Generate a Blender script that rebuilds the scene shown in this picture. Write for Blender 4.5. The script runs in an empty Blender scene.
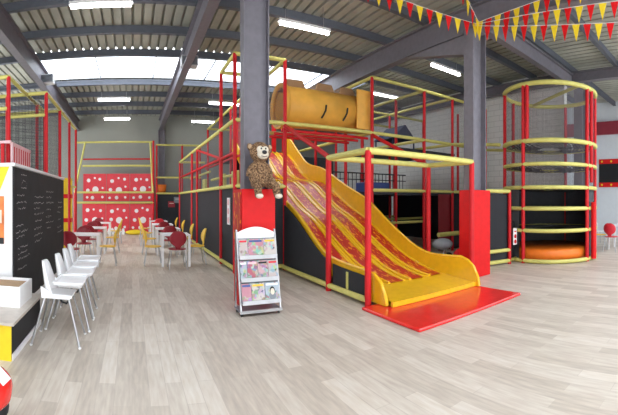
import bpy, bmesh, math, random
from math import sin, cos, pi, radians as R
from mathutils import Vector, Matrix, Euler
random.seed(7)
SC = bpy.context.scene
COL = SC.collection
VS = SC.view_settings
SC.display_settings.display_device = 'sRGB'
VS.view_transform = 'Standard'; VS.look = 'None'; VS.gamma = 1.0; VS.use_curve_mapping = False
VS.exposure = 1.1

# ------------------------------------------------------------------ materials
def _nt(name):
    m = bpy.data.materials.new(name); m.use_nodes = True
    nt = m.node_tree; b = nt.nodes['Principled BSDF']
    return m, nt, b
def N(nt, t, **kw):
    n = nt.nodes.new(t)
    for k, v in kw.items():
        if k.startswith('i_'): n.inputs[k[2:].replace('_', ' ')].default_value = v
        else: setattr(n, k, v)
    return n
def L(nt, a, b): nt.links.new(a, b)
def mat(name, c, rough=.5, metal=0.0, var=.06, scale=9.0, bump=0.0, coat=0.0, spec=.4):
    m, nt, b = _nt(name); b.inputs['Specular IOR Level'].default_value = spec
    b.inputs['Roughness'].default_value = rough; b.inputs['Metallic'].default_value = metal
    if coat: b.inputs['Coat Weight'].default_value = coat; b.inputs['Coat Roughness'].default_value = .08
    tc = N(nt, 'ShaderNodeTexCoord'); no = N(nt, 'ShaderNodeTexNoise', i_Scale=scale, i_Detail=3.0)
    L(nt, tc.outputs['Object'], no.inputs['Vector'])
    rp = N(nt, 'ShaderNodeValToRGB')
    rp.color_ramp.elements[0].position = .3; rp.color_ramp.elements[1].position = .7
    rp.color_ramp.elements[0].color = (*[x * (1 - var) for x in c], 1)
    rp.color_ramp.elements[1].color = (*[min(1, x * (1 + var)) for x in c], 1)
    L(nt, no.outputs['Fac'], rp.inputs['Fac']); L(nt, rp.outputs['Color'], b.inputs['Base Color'])
    if bump:
        bp = N(nt, 'ShaderNodeBump', i_Strength=bump, i_Distance=.02)
        L(nt, no.outputs['Fac'], bp.inputs['Height']); L(nt, bp.outputs['Normal'], b.inputs['Normal'])
    return m
def emis(name, c, s):
    m, nt, b = _nt(name)
    b.inputs['Base Color'].default_value = (*c, 1); b.inputs['Emission Color'].default_value = (*c, 1)
    b.inputs['Emission Strength'].default_value = s
    return m
def netmat(name, c, cell=.045, w=.3):
    m, nt, b = _nt(name); b.inputs['Base Color'].default_value = (*c, 1); b.inputs['Roughness'].default_value = .8
    tc = N(nt, 'ShaderNodeTexCoord'); mp = N(nt, 'ShaderNodeMapping'); mp.inputs['Rotation'].default_value = (.0, .0, .0)
    L(nt, tc.outputs['UV'], mp.inputs['Vector']); sx = N(nt, 'ShaderNodeSeparateXYZ'); L(nt, mp.outputs['Vector'], sx.inputs[0])
    outs = []
    for ax in 'XY':
        d = N(nt, 'ShaderNodeMath', operation='DIVIDE'); d.inputs[1].default_value = cell; L(nt, sx.outputs[ax], d.inputs[0])
        f = N(nt, 'ShaderNodeMath', operation='FRACT'); L(nt, d.outputs[0], f.inputs[0])
        l = N(nt, 'ShaderNodeMath', operation='LESS_THAN'); l.inputs[1].default_value = w; L(nt, f.outputs[0], l.inputs[0]); outs.append(l)
    mx = N(nt, 'ShaderNodeMath', operation='MAXIMUM'); L(nt, outs[0].outputs[0], mx.inputs[0]); L(nt, outs[1].outputs[0], mx.inputs[1])
    L(nt, mx.outputs[0], b.inputs['Alpha'])
    return m
def floor_mat():
    m, nt, b = _nt('oak_vinyl_planks'); b.inputs['Roughness'].default_value = .42
    tc = N(nt, 'ShaderNodeTexCoord'); mp = N(nt, 'ShaderNodeMapping'); mp.inputs['Rotation'].default_value = (0, 0, R(90))
    L(nt, tc.outputs['Object'], mp.inputs['Vector'])
    br = N(nt, 'ShaderNodeTexBrick', offset=.37)
    br.inputs['Scale'].default_value = 1; br.inputs['Brick Width'].default_value = .95; br.inputs['Row Height'].default_value = .14
    br.inputs['Mortar Size'].default_value = .003; br.inputs['Mortar Smooth'].default_value = .3
    br.inputs['Color1'].default_value = (.66, .59, .505, 1); br.inputs['Color2'].default_value = (.50, .43, .355, 1); br.inputs['Mortar'].default_value = (.5, .43, .36, 1)
    L(nt, mp.outputs[0], br.inputs['Vector'])
    m2 = N(nt, 'ShaderNodeMapping'); m2.inputs['Scale'].default_value = (18, 2.2, 1); L(nt, tc.outputs['Object'], m2.inputs['Vector'])
    no = N(nt, 'ShaderNodeTexNoise', i_Scale=1.6, i_Detail=5.0); L(nt, m2.outputs[0], no.inputs['Vector'])
    mx = N(nt, 'ShaderNodeMixRGB', blend_type='OVERLAY'); mx.inputs[0].default_value = .38
    L(nt, br.outputs['Color'], mx.inputs[1]); L(nt, no.outputs['Fac'], mx.inputs[2]); L(nt, mx.outputs[0], b.inputs['Base Color'])
    return m
def brick_mat(name, c1, c2, mortar, bw, rh, ms=.012):
    m, nt, b = _nt(name); b.inputs['Roughness'].default_value = .85
    tc = N(nt, 'ShaderNodeTexCoord'); br = N(nt, 'ShaderNodeTexBrick')
    br.inputs['Scale'].default_value = 1; br.inputs['Brick Width'].default_value = bw; br.inputs['Row Height'].default_value = rh; br.inputs['Mortar Size'].default_value = ms
    br.inputs['Color1'].default_value = (*c1, 1); br.inputs['Color2'].default_value = (*c2, 1); br.inputs['Mortar'].default_value = (*mortar, 1)
    L(nt, tc.outputs['UV'], br.inputs['Vector']); L(nt, br.outputs['Color'], b.inputs['Base Color'])
    return m
def flame_mat():
    m, nt, b = _nt('flame_lane'); b.inputs['Roughness'].default_value = .3; b.inputs['Specular IOR Level'].default_value = .3
    tc = N(nt, 'ShaderNodeTexCoord'); mp = N(nt, 'ShaderNodeMapping'); mp.inputs['Scale'].default_value = (18, 6.5, 0)
    L(nt, tc.outputs['UV'], mp.inputs['Vector'])
    no = N(nt, 'ShaderNodeTexNoise', i_Scale=1.0, i_Detail=1.5, i_Distortion=.8); L(nt, mp.outputs[0], no.inputs['Vector'])
    rp = N(nt, 'ShaderNodeValToRGB'); e = rp.color_ramp.elements
    e[0].position = .57; e[0].color = (.48, .014, .010, 1); e[1].position = .6; e[1].color = (.8, .3, .015, 1)
    L(nt, no.outputs['Fac'], rp.inputs['Fac']); L(nt, rp.outputs['Color'], b.inputs['Base Color'])
    return m
def fur_mat():
    m, nt, b = _nt('mottled_brown_fur'); b.inputs['Roughness'].default_value = .95
    tc = N(nt, 'ShaderNodeTexCoord'); no = N(nt, 'ShaderNodeTexNoise', i_Scale=60.0, i_Detail=3.0); L(nt, tc.outputs['Object'], no.inputs['Vector'])
    rp = N(nt, 'ShaderNodeValToRGB'); e = rp.color_ramp.elements
    e[0].position = .4; e[0].color = (.075, .034, .016, 1); e[1].position = .62; e[1].color = (.38, .23, .12, 1)
    L(nt, no.outputs['Fac'], rp.inputs['Fac']); L(nt, rp.outputs['Color'], b.inputs['Base Color'])
    bp = N(nt, 'ShaderNodeBump', i_Strength=.8, i_Distance=.02); L(nt, no.outputs['Fac'], bp.inputs['Height']); L(nt, bp.outputs['Normal'], b.inputs['Normal'])
    return m
def cover_mat(name, seed, bg):
    m, nt, b = _nt(name); b.inputs['Roughness'].default_value = .3
    tc = N(nt, 'ShaderNodeTexCoord'); mp = N(nt, 'ShaderNodeMapping'); mp.inputs['Location'].default_value = (seed * 3.7, seed * 1.3, seed)
    L(nt, tc.outputs['Object'], mp.inputs['Vector'])
    vo = N(nt, 'ShaderNodeTexVoronoi', i_Scale=22.0); L(nt, mp.outputs[0], vo.inputs['Vector'])
    hs = N(nt, 'ShaderNodeHueSaturation'); hs.inputs['Saturation'].default_value = .6; hs.inputs['Value'].default_value = .55; L(nt, vo.outputs['Color'], hs.inputs['Color'])
    no = N(nt, 'ShaderNodeTexNoise', i_Scale=11.0); L(nt, mp.outputs[0], no.inputs['Vector'])
    rp = N(nt, 'ShaderNodeValToRGB'); rp.color_ramp.elements[0].position = .46; rp.color_ramp.elements[1].position = .56; L(nt, no.outputs['Fac'], rp.inputs['Fac'])
    mx = N(nt, 'ShaderNodeMixRGB'); mx.inputs[1].default_value = (*bg, 1); L(nt, rp.outputs[0], mx.inputs[0]); L(nt, hs.outputs[0], mx.inputs[2])
    L(nt, mx.outputs[0], b.inputs['Base Color'])
    return m
def skylight_mat():
    m, nt, b = _nt('skylight_sheet')
    out = nt.nodes['Material Output']; t = N(nt, 'ShaderNodeBsdfTransparent'); t.inputs[0].default_value = (.95, .97, 1, 1)
    tr = N(nt, 'ShaderNodeBsdfTranslucent'); tr.inputs[0].default_value = (.95, .97, 1, 1)
    mx = N(nt, 'ShaderNodeMixShader'); mx.inputs[0].default_value = .3
    L(nt, t.outputs[0], mx.inputs[1]); L(nt, tr.outputs[0], mx.inputs[2]); L(nt, mx.outputs[0], out.inputs['Surface'])
    return m

M = dict(
    red=mat('red_foam', (.58, .014, .02), .45, spec=.25), yel=mat('yellow_foam', (.64, .60, .17), .45), dark=mat('dark_net_panel', (.031, .033, .038), .75, spec=.2), screen=mat('grey_screen', (.075, .078, .086), .8, spec=.2),
    redpad=mat('red_vinyl', (.66, .010, .012), .42, spec=.2), mat_red=mat('mat_red_vinyl', (.80, .025, .02), .18, coat=.3), slide=mat('slide_fibreglass', (.82, .47, .015), .2, coat=.3),
    tube=mat('orange_plastic', (.80, .42, .07), .4, var=.12, scale=3), tubedark=mat('brown_orange_plastic', (.30, .17, .08), .5), black=mat('black_plastic', (.012, .012, .014), .4),
    steel=mat('painted_steel', (.175, .165, .192), .5, var=.08), purlin=mat('purlin_steel', (.115, .128, .158), .55), roof=mat('roof_sheet', (.40, .405, .35), .6, var=.14, scale=1.3),
    white=mat('white_plastic', (.9, .9, .91), .3, var=.02), wpaint=mat('white_paint', (.80, .79, .78), .6, var=.03), chrome=mat('brushed_metal', (.5, .51, .53), .38, 1.0, var=.03),
    chalk=mat('chalkboard', (.02, .02, .022), .75, var=.2, scale=4), chalkline=mat('chalk_strokes', (.42, .41, .4), .9), yelpaint=mat('yellow_paint', (.86, .62, .02), .5),
    benchtop=mat('bench_laminate', (.55, .49, .43), .45, var=.1), maroon=mat('dark_red_shell', (.30, .018, .03), .35), brightred=mat('bright_red_shell', (.68, .03, .05), .35),
    yshell=mat('yellow_shell', (.83, .53, .05), .35), fur=fur_mat(), cream=mat('cream_plush', (.74, .66, .54), .95), tan=mat('tan_plush', (.45, .3, .18), .95), rope=netmat('dark_rope_net', (.03, .03, .03), .09, .42), net=netmat('dark_netting', (.045, .045, .05), .028, .3), netl=netmat('grey_netting', (.14, .13, .15), .028, .12),
    orange=mat('orange_plastic_bright', (.85, .2, .02), .4), blue=mat('blue_vinyl', (.05, .09, .28), .45), navy=mat('navy_fabric', (.03, .045, .10), .8), pink=mat('pale_pink_panel', (.80, .52, .54), .5),
    grey=mat('grey_fabric', (.30, .33, .36), .8), floor=floor_mat(), backwall=mat('cladding', (.30, .31, .28), .7, var=.06, scale=.8),
    brick=brick_mat('white_blocks', (.9, .9, .87), (.84, .84, .82), (.7, .7, .68), .5, .2), annex=mat('pale_wall', (.70, .74, .78), .7, var=.02), lamp=emis('lamp_tube', (1, 1, 1), 9.0),
    sky=skylight_mat(), plat=mat('platform_vinyl', (.05, .055, .065), .6), flame=flame_mat(), poster=mat('poster_print', (.75, .2, .05), .5, var=.4, scale=6), spot=mat('white_spot', (.86, .82, .84), .5, var=.01),
    spotred=mat('spotted_panel_red', (.72, .05, .07), .4), tyre=mat('dark_rubber', (.03, .03, .033), .8), gpl=mat('grey_shelf', (.22, .24, .27), .4), heater=mat('heater_casing', (.55, .56, .58), .5), maroonbeam=mat('dark_red_steel', (.30, .035, .055), .5), maroonpanel=mat('dark_red_panel', (.22, .012, .018), .5),
)

# ------------------------------------------------------------------ mesh builder
class MB:
    def __init__(s): s.v = []; s.f = []; s.m = []; s.sm = []; s.uv = {}
    def add(s, vs, fs, m=0, smooth=False):
        o = len(s.v); s.v += [Vector(v) for v in vs]
        for f in fs: s.f.append([o + i for i in f]); s.m.append(m); s.sm.append(smooth)
        return s
    def box(s, x0, x1, y0, y1, z0, z1, m=0, mx=None):
        vs = [Vector((x, y, z)) for z in (z0, z1) for y in (y0, y1) for x in (x0, x1)]
        if mx is not None: vs = [mx @ v for v in vs]
        return s.add(vs, [(0, 2, 3, 1), (4, 5, 7, 6), (0, 1, 5, 4), (2, 6, 7, 3), (0, 4, 6, 2), (1, 3, 7, 5)], m)
    def path(s, pts, r, seg=10, m=0, closed=False, caps=True):
        pts = [Vector(p) for p in pts]; n = len(pts); rings = []
        rr = r if isinstance(r, (list, tuple)) else [r] * n
        up = None
        for i, p in enumerate(pts):
            if closed: t = pts[(i + 1) % n] - pts[i - 1]
            else: t = pts[min(i + 1, n - 1)] - pts[max(i - 1, 0)]
            t.normalize()
            if up is None:
                up = Vector((0, 0, 1)) if abs(t.z) < .9 else Vector((1, 0, 0))
            a = up - t * up.dot(t); a.normalize(); up = a; b = t.cross(a)
            rings.append([p + (a * cos(2 * pi * k / seg) + b * sin(2 * pi * k / seg)) * rr[i] for k in range(seg)])
        vs = [v for g in rings for v in g]; fs = []
        for i in range(n if closed else n - 1):
            j = (i + 1) % n
            for k in range(seg): fs.append((i * seg + k, i * seg + (k + 1) % seg, j * seg + (k + 1) % seg, j * seg + k))
        s.add(vs, fs, m, True)
        if caps and not closed:
            s.add(rings[0], [tuple(range(seg))[::-1]], m); s.add(rings[-1], [tuple(range(seg))], m)
        return s
    def tube(s, p, q, r, seg=10, m=0): return s.path([p, q], r, seg, m)
    def ell(s, c, rad, seg=16, ring=10, m=0, mx=None):
        vs = []; fs = []
        for i in range(ring + 1):
            a = pi * i / ring
            for k in range(seg):
                b = 2 * pi * k / seg; v = Vector((rad[0] * sin(a) * cos(b), rad[1] * sin(a) * sin(b), rad[2] * cos(a)))
                if mx is not None: v = mx @ v
                vs.append(v + Vector(c))
        for i in range(ring):
            for k in range(seg): fs.append((i * seg + k, (i + 1) * seg + k, (i + 1) * seg + (k + 1) % seg, i * seg + (k + 1) % seg))
        return s.add(vs, fs, m, True)
    def lathe(s, prof, c=(0, 0, 0), seg=24, m=0, axis='z'):
        vs = []; n = len(prof)
        for r, h in prof:
            for k in range(seg):
                a = 2 * pi * k / seg
                v = (r * cos(a), r * sin(a), h) if axis == 'z' else ((h, r * cos(a), r * sin(a)) if axis == 'x' else (r * sin(a), h, r * cos(a)))
                vs.append(Vector(v) + Vector(c))
        fs = [(i * seg + k, i * seg + (k + 1) % seg, (i + 1) * seg + (k + 1) % seg, (i + 1) * seg + k) for i in range(n - 1) for k in range(seg)]
        return s.add(vs, fs, m, True)
    def prism(s, poly, a, b, axis='y', m=0, mx=None):
        n = len(poly)
        def P(u, w, t): return Vector((u, t, w)) if axis == 'y' else (Vector((t, u, w)) if axis == 'x' else Vector((u, w, t)))
        vs = [P(u, w, a) for u, w in poly] + [P(u, w, b) for u, w in poly]
        if mx is not None: vs = [mx @ v for v in vs]
        fs = [tuple(range(n)), tuple(range(2 * n - 1, n - 1, -1))] + [(i, i + n, (i + 1) % n + n, (i + 1) % n) for i in range(n)]
        return s.add(vs, fs, m)
    def disc(s, c, r, a, b, axis='y', seg=20, m=0):
        cu = (c[0], c[2]) if axis == 'y' else ((c[1], c[2]) if axis == 'x' else (c[0], c[1]))
        return s.prism([(cu[0] + r * cos(2 * pi * k / seg), cu[1] + r * sin(2 * pi * k / seg)) for k in range(seg)], a, b, axis, m)
    def sheet(s, rows, m=0, smooth=True, uvs=None):
        h = len(rows); w = len(rows[0]); o = len(s.f)
        s.add([v for r in rows for v in r], [(i * w + k, i * w + k + 1, (i + 1) * w + k + 1, (i + 1) * w + k) for i in range(h - 1) for k in range(w - 1)], m, smooth)
        return s
    def build(s, name, mats, root=None, bevel=0, uv=None, solid=0):
        me = bpy.data.meshes.new(name)
        off = root_world(root) if root is not None else Vector((0, 0, 0))
        me.from_pydata([tuple(v - off) for v in s.v], [], s.f)
        for m in (mats if isinstance(mats, (list, tuple)) else [mats]): me.materials.append(m)
        me.polygons.foreach_set('material_index', s.m); me.polygons.foreach_set('use_smooth', s.sm)
        me.update()
        bm = bmesh.new(); bm.from_mesh(me); bmesh.ops.recalc_face_normals(bm, faces=bm.faces); bm.to_mesh(me); bm.free()
        if uv:
            l = me.uv_layers.new(name='UVMap'); ax = {'x': 0, 'y': 1, 'z': 2}
            for lp in me.loops:
                co = s.v[lp.vertex_index]; l.data[lp.index].uv = (co[ax[uv[0]]], co[ax[uv[1]]])
        o = bpy.data.objects.new(name, me); COL.objects.link(o)
        if root is not None: o.parent = root
        if bevel:
            b = o.modifiers.new('bevel', 'BEVEL'); b.width = bevel; b.segments = 3; b.limit_method = 'ANGLE'
        if solid:
            b = o.modifiers.new('solid', 'SOLIDIFY'); b.thickness = solid; b.offset = 0
        return o
def root_world(o):
    p = Vector((0, 0, 0))
    while o is not None: p = p + o.location; o = o.parent
    return p
def tag(o, label=None, cat=None, group=None, kind=None):
    if label: o['label'] = label
    if cat: o['category'] = cat
    if group: o['group'] = group
    if kind: o['kind'] = kind
    return o
def thing(name, label, cat, loc=(0, 0, 0), group=None):
    o = bpy.data.objects.new(name, None); o.empty_display_size = .1; COL.objects.link(o); o.location = loc
    return tag(o, label, cat, group)
def copy_tree(o, parent=None):
    c = o.copy(); COL.objects.link(c); c.parent = parent
    for ch in list(o.children): copy_tree(ch, c)
    return c
def struct(o): o['kind'] = 'structure'; return o

# ------------------------------------------------------------------ the room
XL, XR, XA, YF, YB, ZR = -8.0, 11.25, 15.5, -5.0, 18.9, 5.75
struct(MB().box(XL, XA, YF, YB, -.1, 0).build('floor', M['floor']))
struct(MB().box(XL, XR + .2, YB, YB + .2, 0, 6).build('wall_back', M['backwall']))
struct(MB().box(XL - .2, XL, YF, 9.0, 0, 6).box(XL - .2, XL, 18.5, YB, 0, 6).box(XL - .2, XL, 9.0, 18.5, 5.4, 6).build('wall_left', M['wpaint']))
struct(MB().box(XL, XA, YF - .2, YF, 2.0, 6).build('wall_front_light_block', M['wpaint']))  # unseen wall above the open front, added to cut daylight from behind the camera
struct(MB().box(XR, XR + .2, 5.2, YB, 0, 6).build('wall_right', M['brick'], uv='yz'))
struct(MB().box(XR + .2, XA, 7.5, 7.7, 0, 6).build('wall_annex_back', M['annex']))
struct(MB().box(XA, XA + .2, YF, 7.7, 0, 6).build('wall_annex_right', M['annex']))
# corrugated roof with a skylight band
def corrug(x0, x1, y0, y1, mb):
    p = .23; pts = []; x = x0
    while x < x1 - 1e-6:
        for dx, dz in ((0, 0), (.165, 0), (.175, .09), (.22, .09)):
            if x + dx < x1: pts.append((x + dx, ZR + dz))
        x += p
    pts.append((x1, ZR))
    rows = [[Vector((px, yy, z)) for px, z in pts] for yy in (y0, y1)]
    mb.sheet(rows, 0, False)
    mb.box(x0, x1, y0, y1, ZR + .1, ZR + .14)
SKX0, SKX1, SKY0, SKY1 = -2.9, 7.9, 10.65, 13.15
NKY0, NKY1 = -3.2, 1.2
mb = MB()
corrug(XL, XA, YF, NKY0, mb); corrug(XL, XA, NKY1, SKY0, mb); corrug(XL, XA, SKY1, YB, mb); corrug(XL, SKX0, SKY0, SKY1, mb); corrug(SKX1, XA, SKY0, SKY1, mb)
struct(mb.build('ceiling', M['roof']))
w = MB().box(SKX0, SKX1, SKY0, SKY1, ZR + .03, ZR + .036).build('window_1', M['sky']); struct(w)
mb = MB()
for x in [SKX0 + .02 + k * 1.79 for k in range(7)]: mb.box(x, x + .03, SKY0, SKY1, ZR - .02, ZR + .028)
mb.build('window_frame', M['purlin'], w)
struct(MB().box(XL, XA, NKY0, NKY1, ZR + .03, ZR + .036).build('window_2', M['sky']))
# steel roof: purlins along X, rafters along Y
tn = 1
for y in (3.35, 4.8, 6.25, 7.7, 9.15, 10.58, 13.22, 14.7, 16.2, 17.7):
    mb = MB(); mb.box(XL, XA, y - .035, y + .035, 5.59, ZR - .004).box(XL, XA, y - .06, y + .06, 5.56, 5.59)
    struct(mb.build('trim_%d' % tn, M['purlin'])); tn += 1
struct(MB().box(XL, XA, 12.75, 12.79, 5.55, 5.6).build('trim_%d' % tn, M['purlin'])); tn += 1
COLX = (-2.7, 1.42, 6.15, 10.95)
for x in COLX:
    q = .22 if x > 10 else 0; mb = MB(); mb.box(x - .1, x + .1, YF, YB, 5.0 + q, 5.03 + q).box(x - .012, x + .012, YF, YB, 5.03 + q, 5.52).box(x - .1, x + .1, YF, YB, 5.52, 5.55)
    struct(mb.build('trim_%d' % tn, M['steel'])); tn += 1
mb = MB(); y = 4.75; mb.box(6.3, 10.8, y - .09, y + .09, 5.05, 5.08).box(6.3, 10.8, y - .01, y + .01, 5.08, 5.4).box(6.3, 10.8, y - .09, y + .09, 5.4, 5.43)
struct(mb.build('trim_%d' % tn, M['steel'])); tn += 1
struct(MB().box(XA - .14, XA, YF, 7.5, 4.35, 4.9).build('trim_%d' % tn, M['maroonbeam'])); tn += 1

def column(x0, x1, y0, y1, z1, label, haunch):
    o = thing('steel_column', label, 'column', ((x0 + x1) / 2, (y0 + y1) / 2, 0), 'painted steel columns of the hall')
    MB().box(x0, x0 + .02, y0, y1, 0, z1).build('flange', M['steel'], o); MB().box(x1 - .02, x1, y0, y1, 0, z1).build('flange', M['steel'], o)
    MB().box(x0 + .02, x1 - .02, (y0 + y1) / 2 - .012, (y0 + y1) / 2 + .012, 0, z1).build('web', M['steel'], o)
    MB().box(x0 - .02, x1 + .02, y0 - .02, y1 + .02, z1, z1 + .02).build('cap_plate', M['steel'], o)
    if haunch:
        xm = (x0 + x1) / 2
        MB().prism([(y1, 4.55), (y1, 4.97), (y1 + 1.9, 4.97)], xm - .09, xm + .09, 'x').build('haunch', M['steel'], o)
    return o
column(1.63, 2.03, 5.37, 5.57, 4.98, 'grey steel column rising behind the plush monkey toy', False)
column(5.93, 6.35, 4.72, 4.97, 4.98, 'grey steel column right of the slide with bunting tied at its top', True)
column(1.3, 1.62, 18.66, 18.88, 4.97, 'far grey steel column against the back wall beside the spotted panels', False)
column(10.78, 11.14, 4.38, 4.66, 4.98, 'grey steel column behind the round climbing tower', False)

def fluo(px, py, L_=1.2, rot=0, label=''):
    zz = 5.2; th = (px - 132) / 380; r = 380 * (zz - 1.55) / (200 - py); x, y = r * sin(th), r * cos(th)
    o = thing('fluorescent_light', label, 'ceiling light', (x, y, zz), 'fluorescent ceiling lights')
    h = MB().box(x - L_ / 2, x + L_ / 2, y - .05, y + .05, zz + .03, zz + .09).build('housing', M['white'], o)
    MB().tube((x - L_ / 2 + .03, y, zz), (x + L_ / 2 - .03, y, zz), .04).build('lamp_tube', M['lamp'], o)
    for s in (-.45, .45): MB().tube((x + s, y, zz + .09), (x + s, y, ZR - .005), .006, 6).build('hanger', M['chrome'], o)
for px, py, l in ((101, 5, 'bright strip light at the top left, nearest of the lights over the left aisle'), (305, 28, 'strip light right of the front column above the orange tunnel'),
                  (446, 70, 'strip light left of the right column over the play frame'), (114, 100, 'strip light below the skylight over the left aisle, second from the back wall'),
                  (117, 119, 'strip light nearest the back wall above the red spotted panels'), (224, 104, 'strip light just left of the front column below the skylight'),
                  (204, 122, 'small far strip light above the low end of the long play frame'), (386, 96, 'strip light seen through the top of the play frame right of the orange tunnel')):
    fluo(px, py, label=l)
for x, y, l in ((1.5, 9.9, 'pale box heater hung under the roof beam left of the front column'), (-2.55, 11.2, 'small pale box hung at the roof beam at left, by the skylight corner')):
    o = thing('heater', l, 'heater', (x, y, 5.05))
    MB().box(x - .22, x + .22, y - .15, y + .15, 5.05, 5.32).build('casing', M['heater'], o, bevel=.02)
    mb = MB().box(x - .2, x + .2, y - .153, y - .148, 5.07, 5.29)
    for k in range(5): mb.box(x - .19, x + .19, y - .17, y - .152, 5.08 + k * .045, 5.1 + k * .045)
    mb.build('grille', M['gpl'], o)
    for s in (-.15, .15): MB().tube((x + s, y, 5.32), (x + s, y, 5.72), .012, 6).build('hanger', M['gpl'], o)

# ------------------------------------------------------------------ main play structure
PR = .043
def post(o, x, y, z0, z1, name='post', m='red', r=PR): return MB().tube((x, y, z0), (x, y, z1), r, 12).build(name, M[m], o)
def rail(o, p, q, name='rail', m='yel', r=.046): return MB().tube(p, q, r, 10).build(name, M[m], o)
def netp(o, rows, m='net', uv='xz', name='net'): return MB().sheet(rows, 0, False).build(name, M[m], o, uv=uv)
def quad(x0, y0, x1, y1, z0, z1): return [[(x0, y0, z0), (x1, y1, z0)], [(x0, y0, z1), (x1, y1, z1)]]
ps = thing('play_frame', 'long multi-level play frame of red posts, yellow rails and dark panels behind the slide', 'play structure', (2.15, 7.75, 0))
Z1, Z2, Z3 = 1.85, 3.25, 4.65
# aisle face at X = 2.15
AY = (7.75, 9.0, 12.4, 13.5, 17.0)
for i, y in enumerate(AY): post(ps, 2.15, y, 0, Z3 if i < 2 else Z2 + .05)
for i in range(4):
    a, b = AY[i], AY[i + 1]
    rail(ps, (2.15, a, .09), (2.15, b, .09)); rail(ps, (2.15, a, Z1), (2.15, b, Z1)); rail(ps, (2.15, a, Z2), (2.15, b, Z2))
    MB().box(2.165, 2.185, a + .04, b - .04, .1, Z1 - .03).build('panel', M['dark'], ps)
    netp(ps, quad(2.18, a, 2.18, b, Z1, Z2), 'netl', 'yz')
    rail(ps, (2.15, a, 2.55), (2.15, b, 2.55), 'rail', 'red', .035)
rail(ps, (2.15, 7.75, Z3), (2.15, 9.0, Z3)); rail(ps, (2.15, 7.75, Z3), (3.3, 7.75, Z3)); rail(ps, (2.15, 9.0, Z3), (3.3, 9.0, Z3))
rail(ps, (2.15, 17, Z2), (3.3, 17, Z2)); rail(ps, (2.15, 7.75, Z2), (3.3, 7.75, Z2)); rail(ps, (2.15, 7.75, Z1), (3.3, 7.75, Z1)); rail(ps, (2.15, 7.75, .09), (3.3, 7.75, .09))
rail(ps, (2.15, 9.0, 2.55), (2.15, 12.4, 3.2), 'brace', 'red', .035)
rail(ps, (2.6, 9.2, 2.2), (2.6, 12.2, 2.2), r=.04); rail(ps, (2.6, 12.5, 2.5), (2.6, 16.8, 2.5), r=.04); rail(ps, (3.2, 9.0, 2.9), (3.2, 16.2, 2.9), 'rail', 'red', .04)
for y in (9.8, 11.2, 14.2): MB().box(2.75, 2.85, y, y + .5, Z1 - .04, Z1 + .5).build('padded_upright', M['yel'], ps, bevel=.02)
MB().box(2.2, 3.26, 7.77, 7.79, .1, Z1 - .03).build('panel', M['dark'], ps)
# inner line X = 3.3
for y in (7.75, 9.0, 11.2, 12.4, 14.0, 16.3): post(ps, 3.3, y, 0, Z3)
for a, b in ((7.75, 9.0), (9.0, 11.2), (11.2, 14.0), (14.0, 16.3)): rail(ps, (3.3, a, Z3), (3.3, b, Z3))
rail(ps, (3.3, 16.3, Z3), (5.7, 16.3, Z3))
MB().box(3.22, 3.24, 8.3, 16.2, .1, Z1 - .05).build('panel', M['dark'], ps)
# front line Y = 7.75
FX = (5.67, 7.5, 8.7, 10.4)
for x in FX: post(ps, x, 7.75, 0, Z3)
pts = (3.3,) + FX
for i in range(4):
    a, b = pts[i], pts[i + 1]
    rail(ps, (a, 7.75, Z2), (b, 7.75, Z2)); 
    if i: rail(ps, (a, 7.75, Z3), (b, 7.75, Z3)); rail(ps, (a, 7.75, Z1 - .05), (b, 7.75, Z1 - .05)); netp(ps, quad(a, 7.77, b, 7.77, Z2, Z3), 'netl', 'xz')
for x in (5.67, 7.5, 8.7, 10.4):
    for y in (9.0, 10.8, 12.6): post(ps, x, y, 0, Z3)
for x in (5.67, 7.5, 8.7):
    rail(ps, (x, 7.75, Z3), (x, 12.6, Z3)); rail(ps, (x, 7.75, Z2), (x, 12.6, Z2))
for y in (10.8, 12.6): rail(ps, (5.67, y, Z3), (10.4, y, Z3)); rail(ps, (5.67, y, Z1 - .05), (10.4, y, Z1 - .05)); rail(ps, (5.67, y, .85), (10.4, y, .85))
rail(ps, (5.67, 9.0, .85), (8.7, 9.0, .85)); rail(ps, (7.3, 7.0, .62), (8.7, 7.0, .62), r=.06)
rail(ps, (3.3, 9.0, Z2), (5.67, 9.0, Z2)); 
for y in (7.95, 8.4, 8.85): rail(ps, (3.3, y, Z2 - .12), (5.67, y, Z2 - .12), 'support_beam', 'red', .035)
# platforms
MB().box(2.2, 3.26, 9.0, 16.9, Z1 - .1, Z1 - .04).build('platform', M['plat'], ps)
MB().box(5.72, 10.3, 9.06, 12.5, Z1 - .14, Z1 - .06).build('platform', M['plat'], ps)
MB().box(3.35, 5.62, 12.1, 16.2, Z2 - .12, Z2 - .05).build('platform', M['plat'], ps)
MB().box(7.56, 10.3, 9.06, 12.5, Z2 - .12, Z2 - .05).build('platform', M['plat'], ps)
# dark walls in the depth of the frame
MB().box(5.72, 10.3, 12.66, 12.68, .05, Z1 - .1).build('panel', M['dark'], ps); MB().box(10.42, 10.44, 7.8, 12.6, .05, Z1 - .1).build('panel', M['dark'], ps)
MB().box(5.64, 5.66, 7.8, 12.5, .05, Z1 - .1).build('panel', M['dark'], ps)
MB().box(8.15, 8.66, 7.8, 7.83, .05, 1.72).build('panel', M['maroonpanel'], ps); MB().box(8.75, 10.3, 7.8, 7.82, .05, 1.75).build('panel', M['dark'], ps)
MB().box(5.72, 7.4, 12.66, 12.68, Z1, Z2 - .1).build('panel', M['dark'], ps)  # dark sheet added to darken the view into the frame behind the slide
MB().box(3.35, 5.6, 12.6, 12.63, .05, Z2 - .14).build('panel', M['dark'], ps)
for x in (3.5, 3.9, 4.9, 5.3): MB().box(x, x + .16, 12.7, 12.74, Z2, Z3 - .4).build('padded_upright', M['redpad'], ps)
MB().box(4.1, 4.8, 12.74, 12.76, Z2, Z3 - .6).build('panel', M['blue'], ps)
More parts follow.
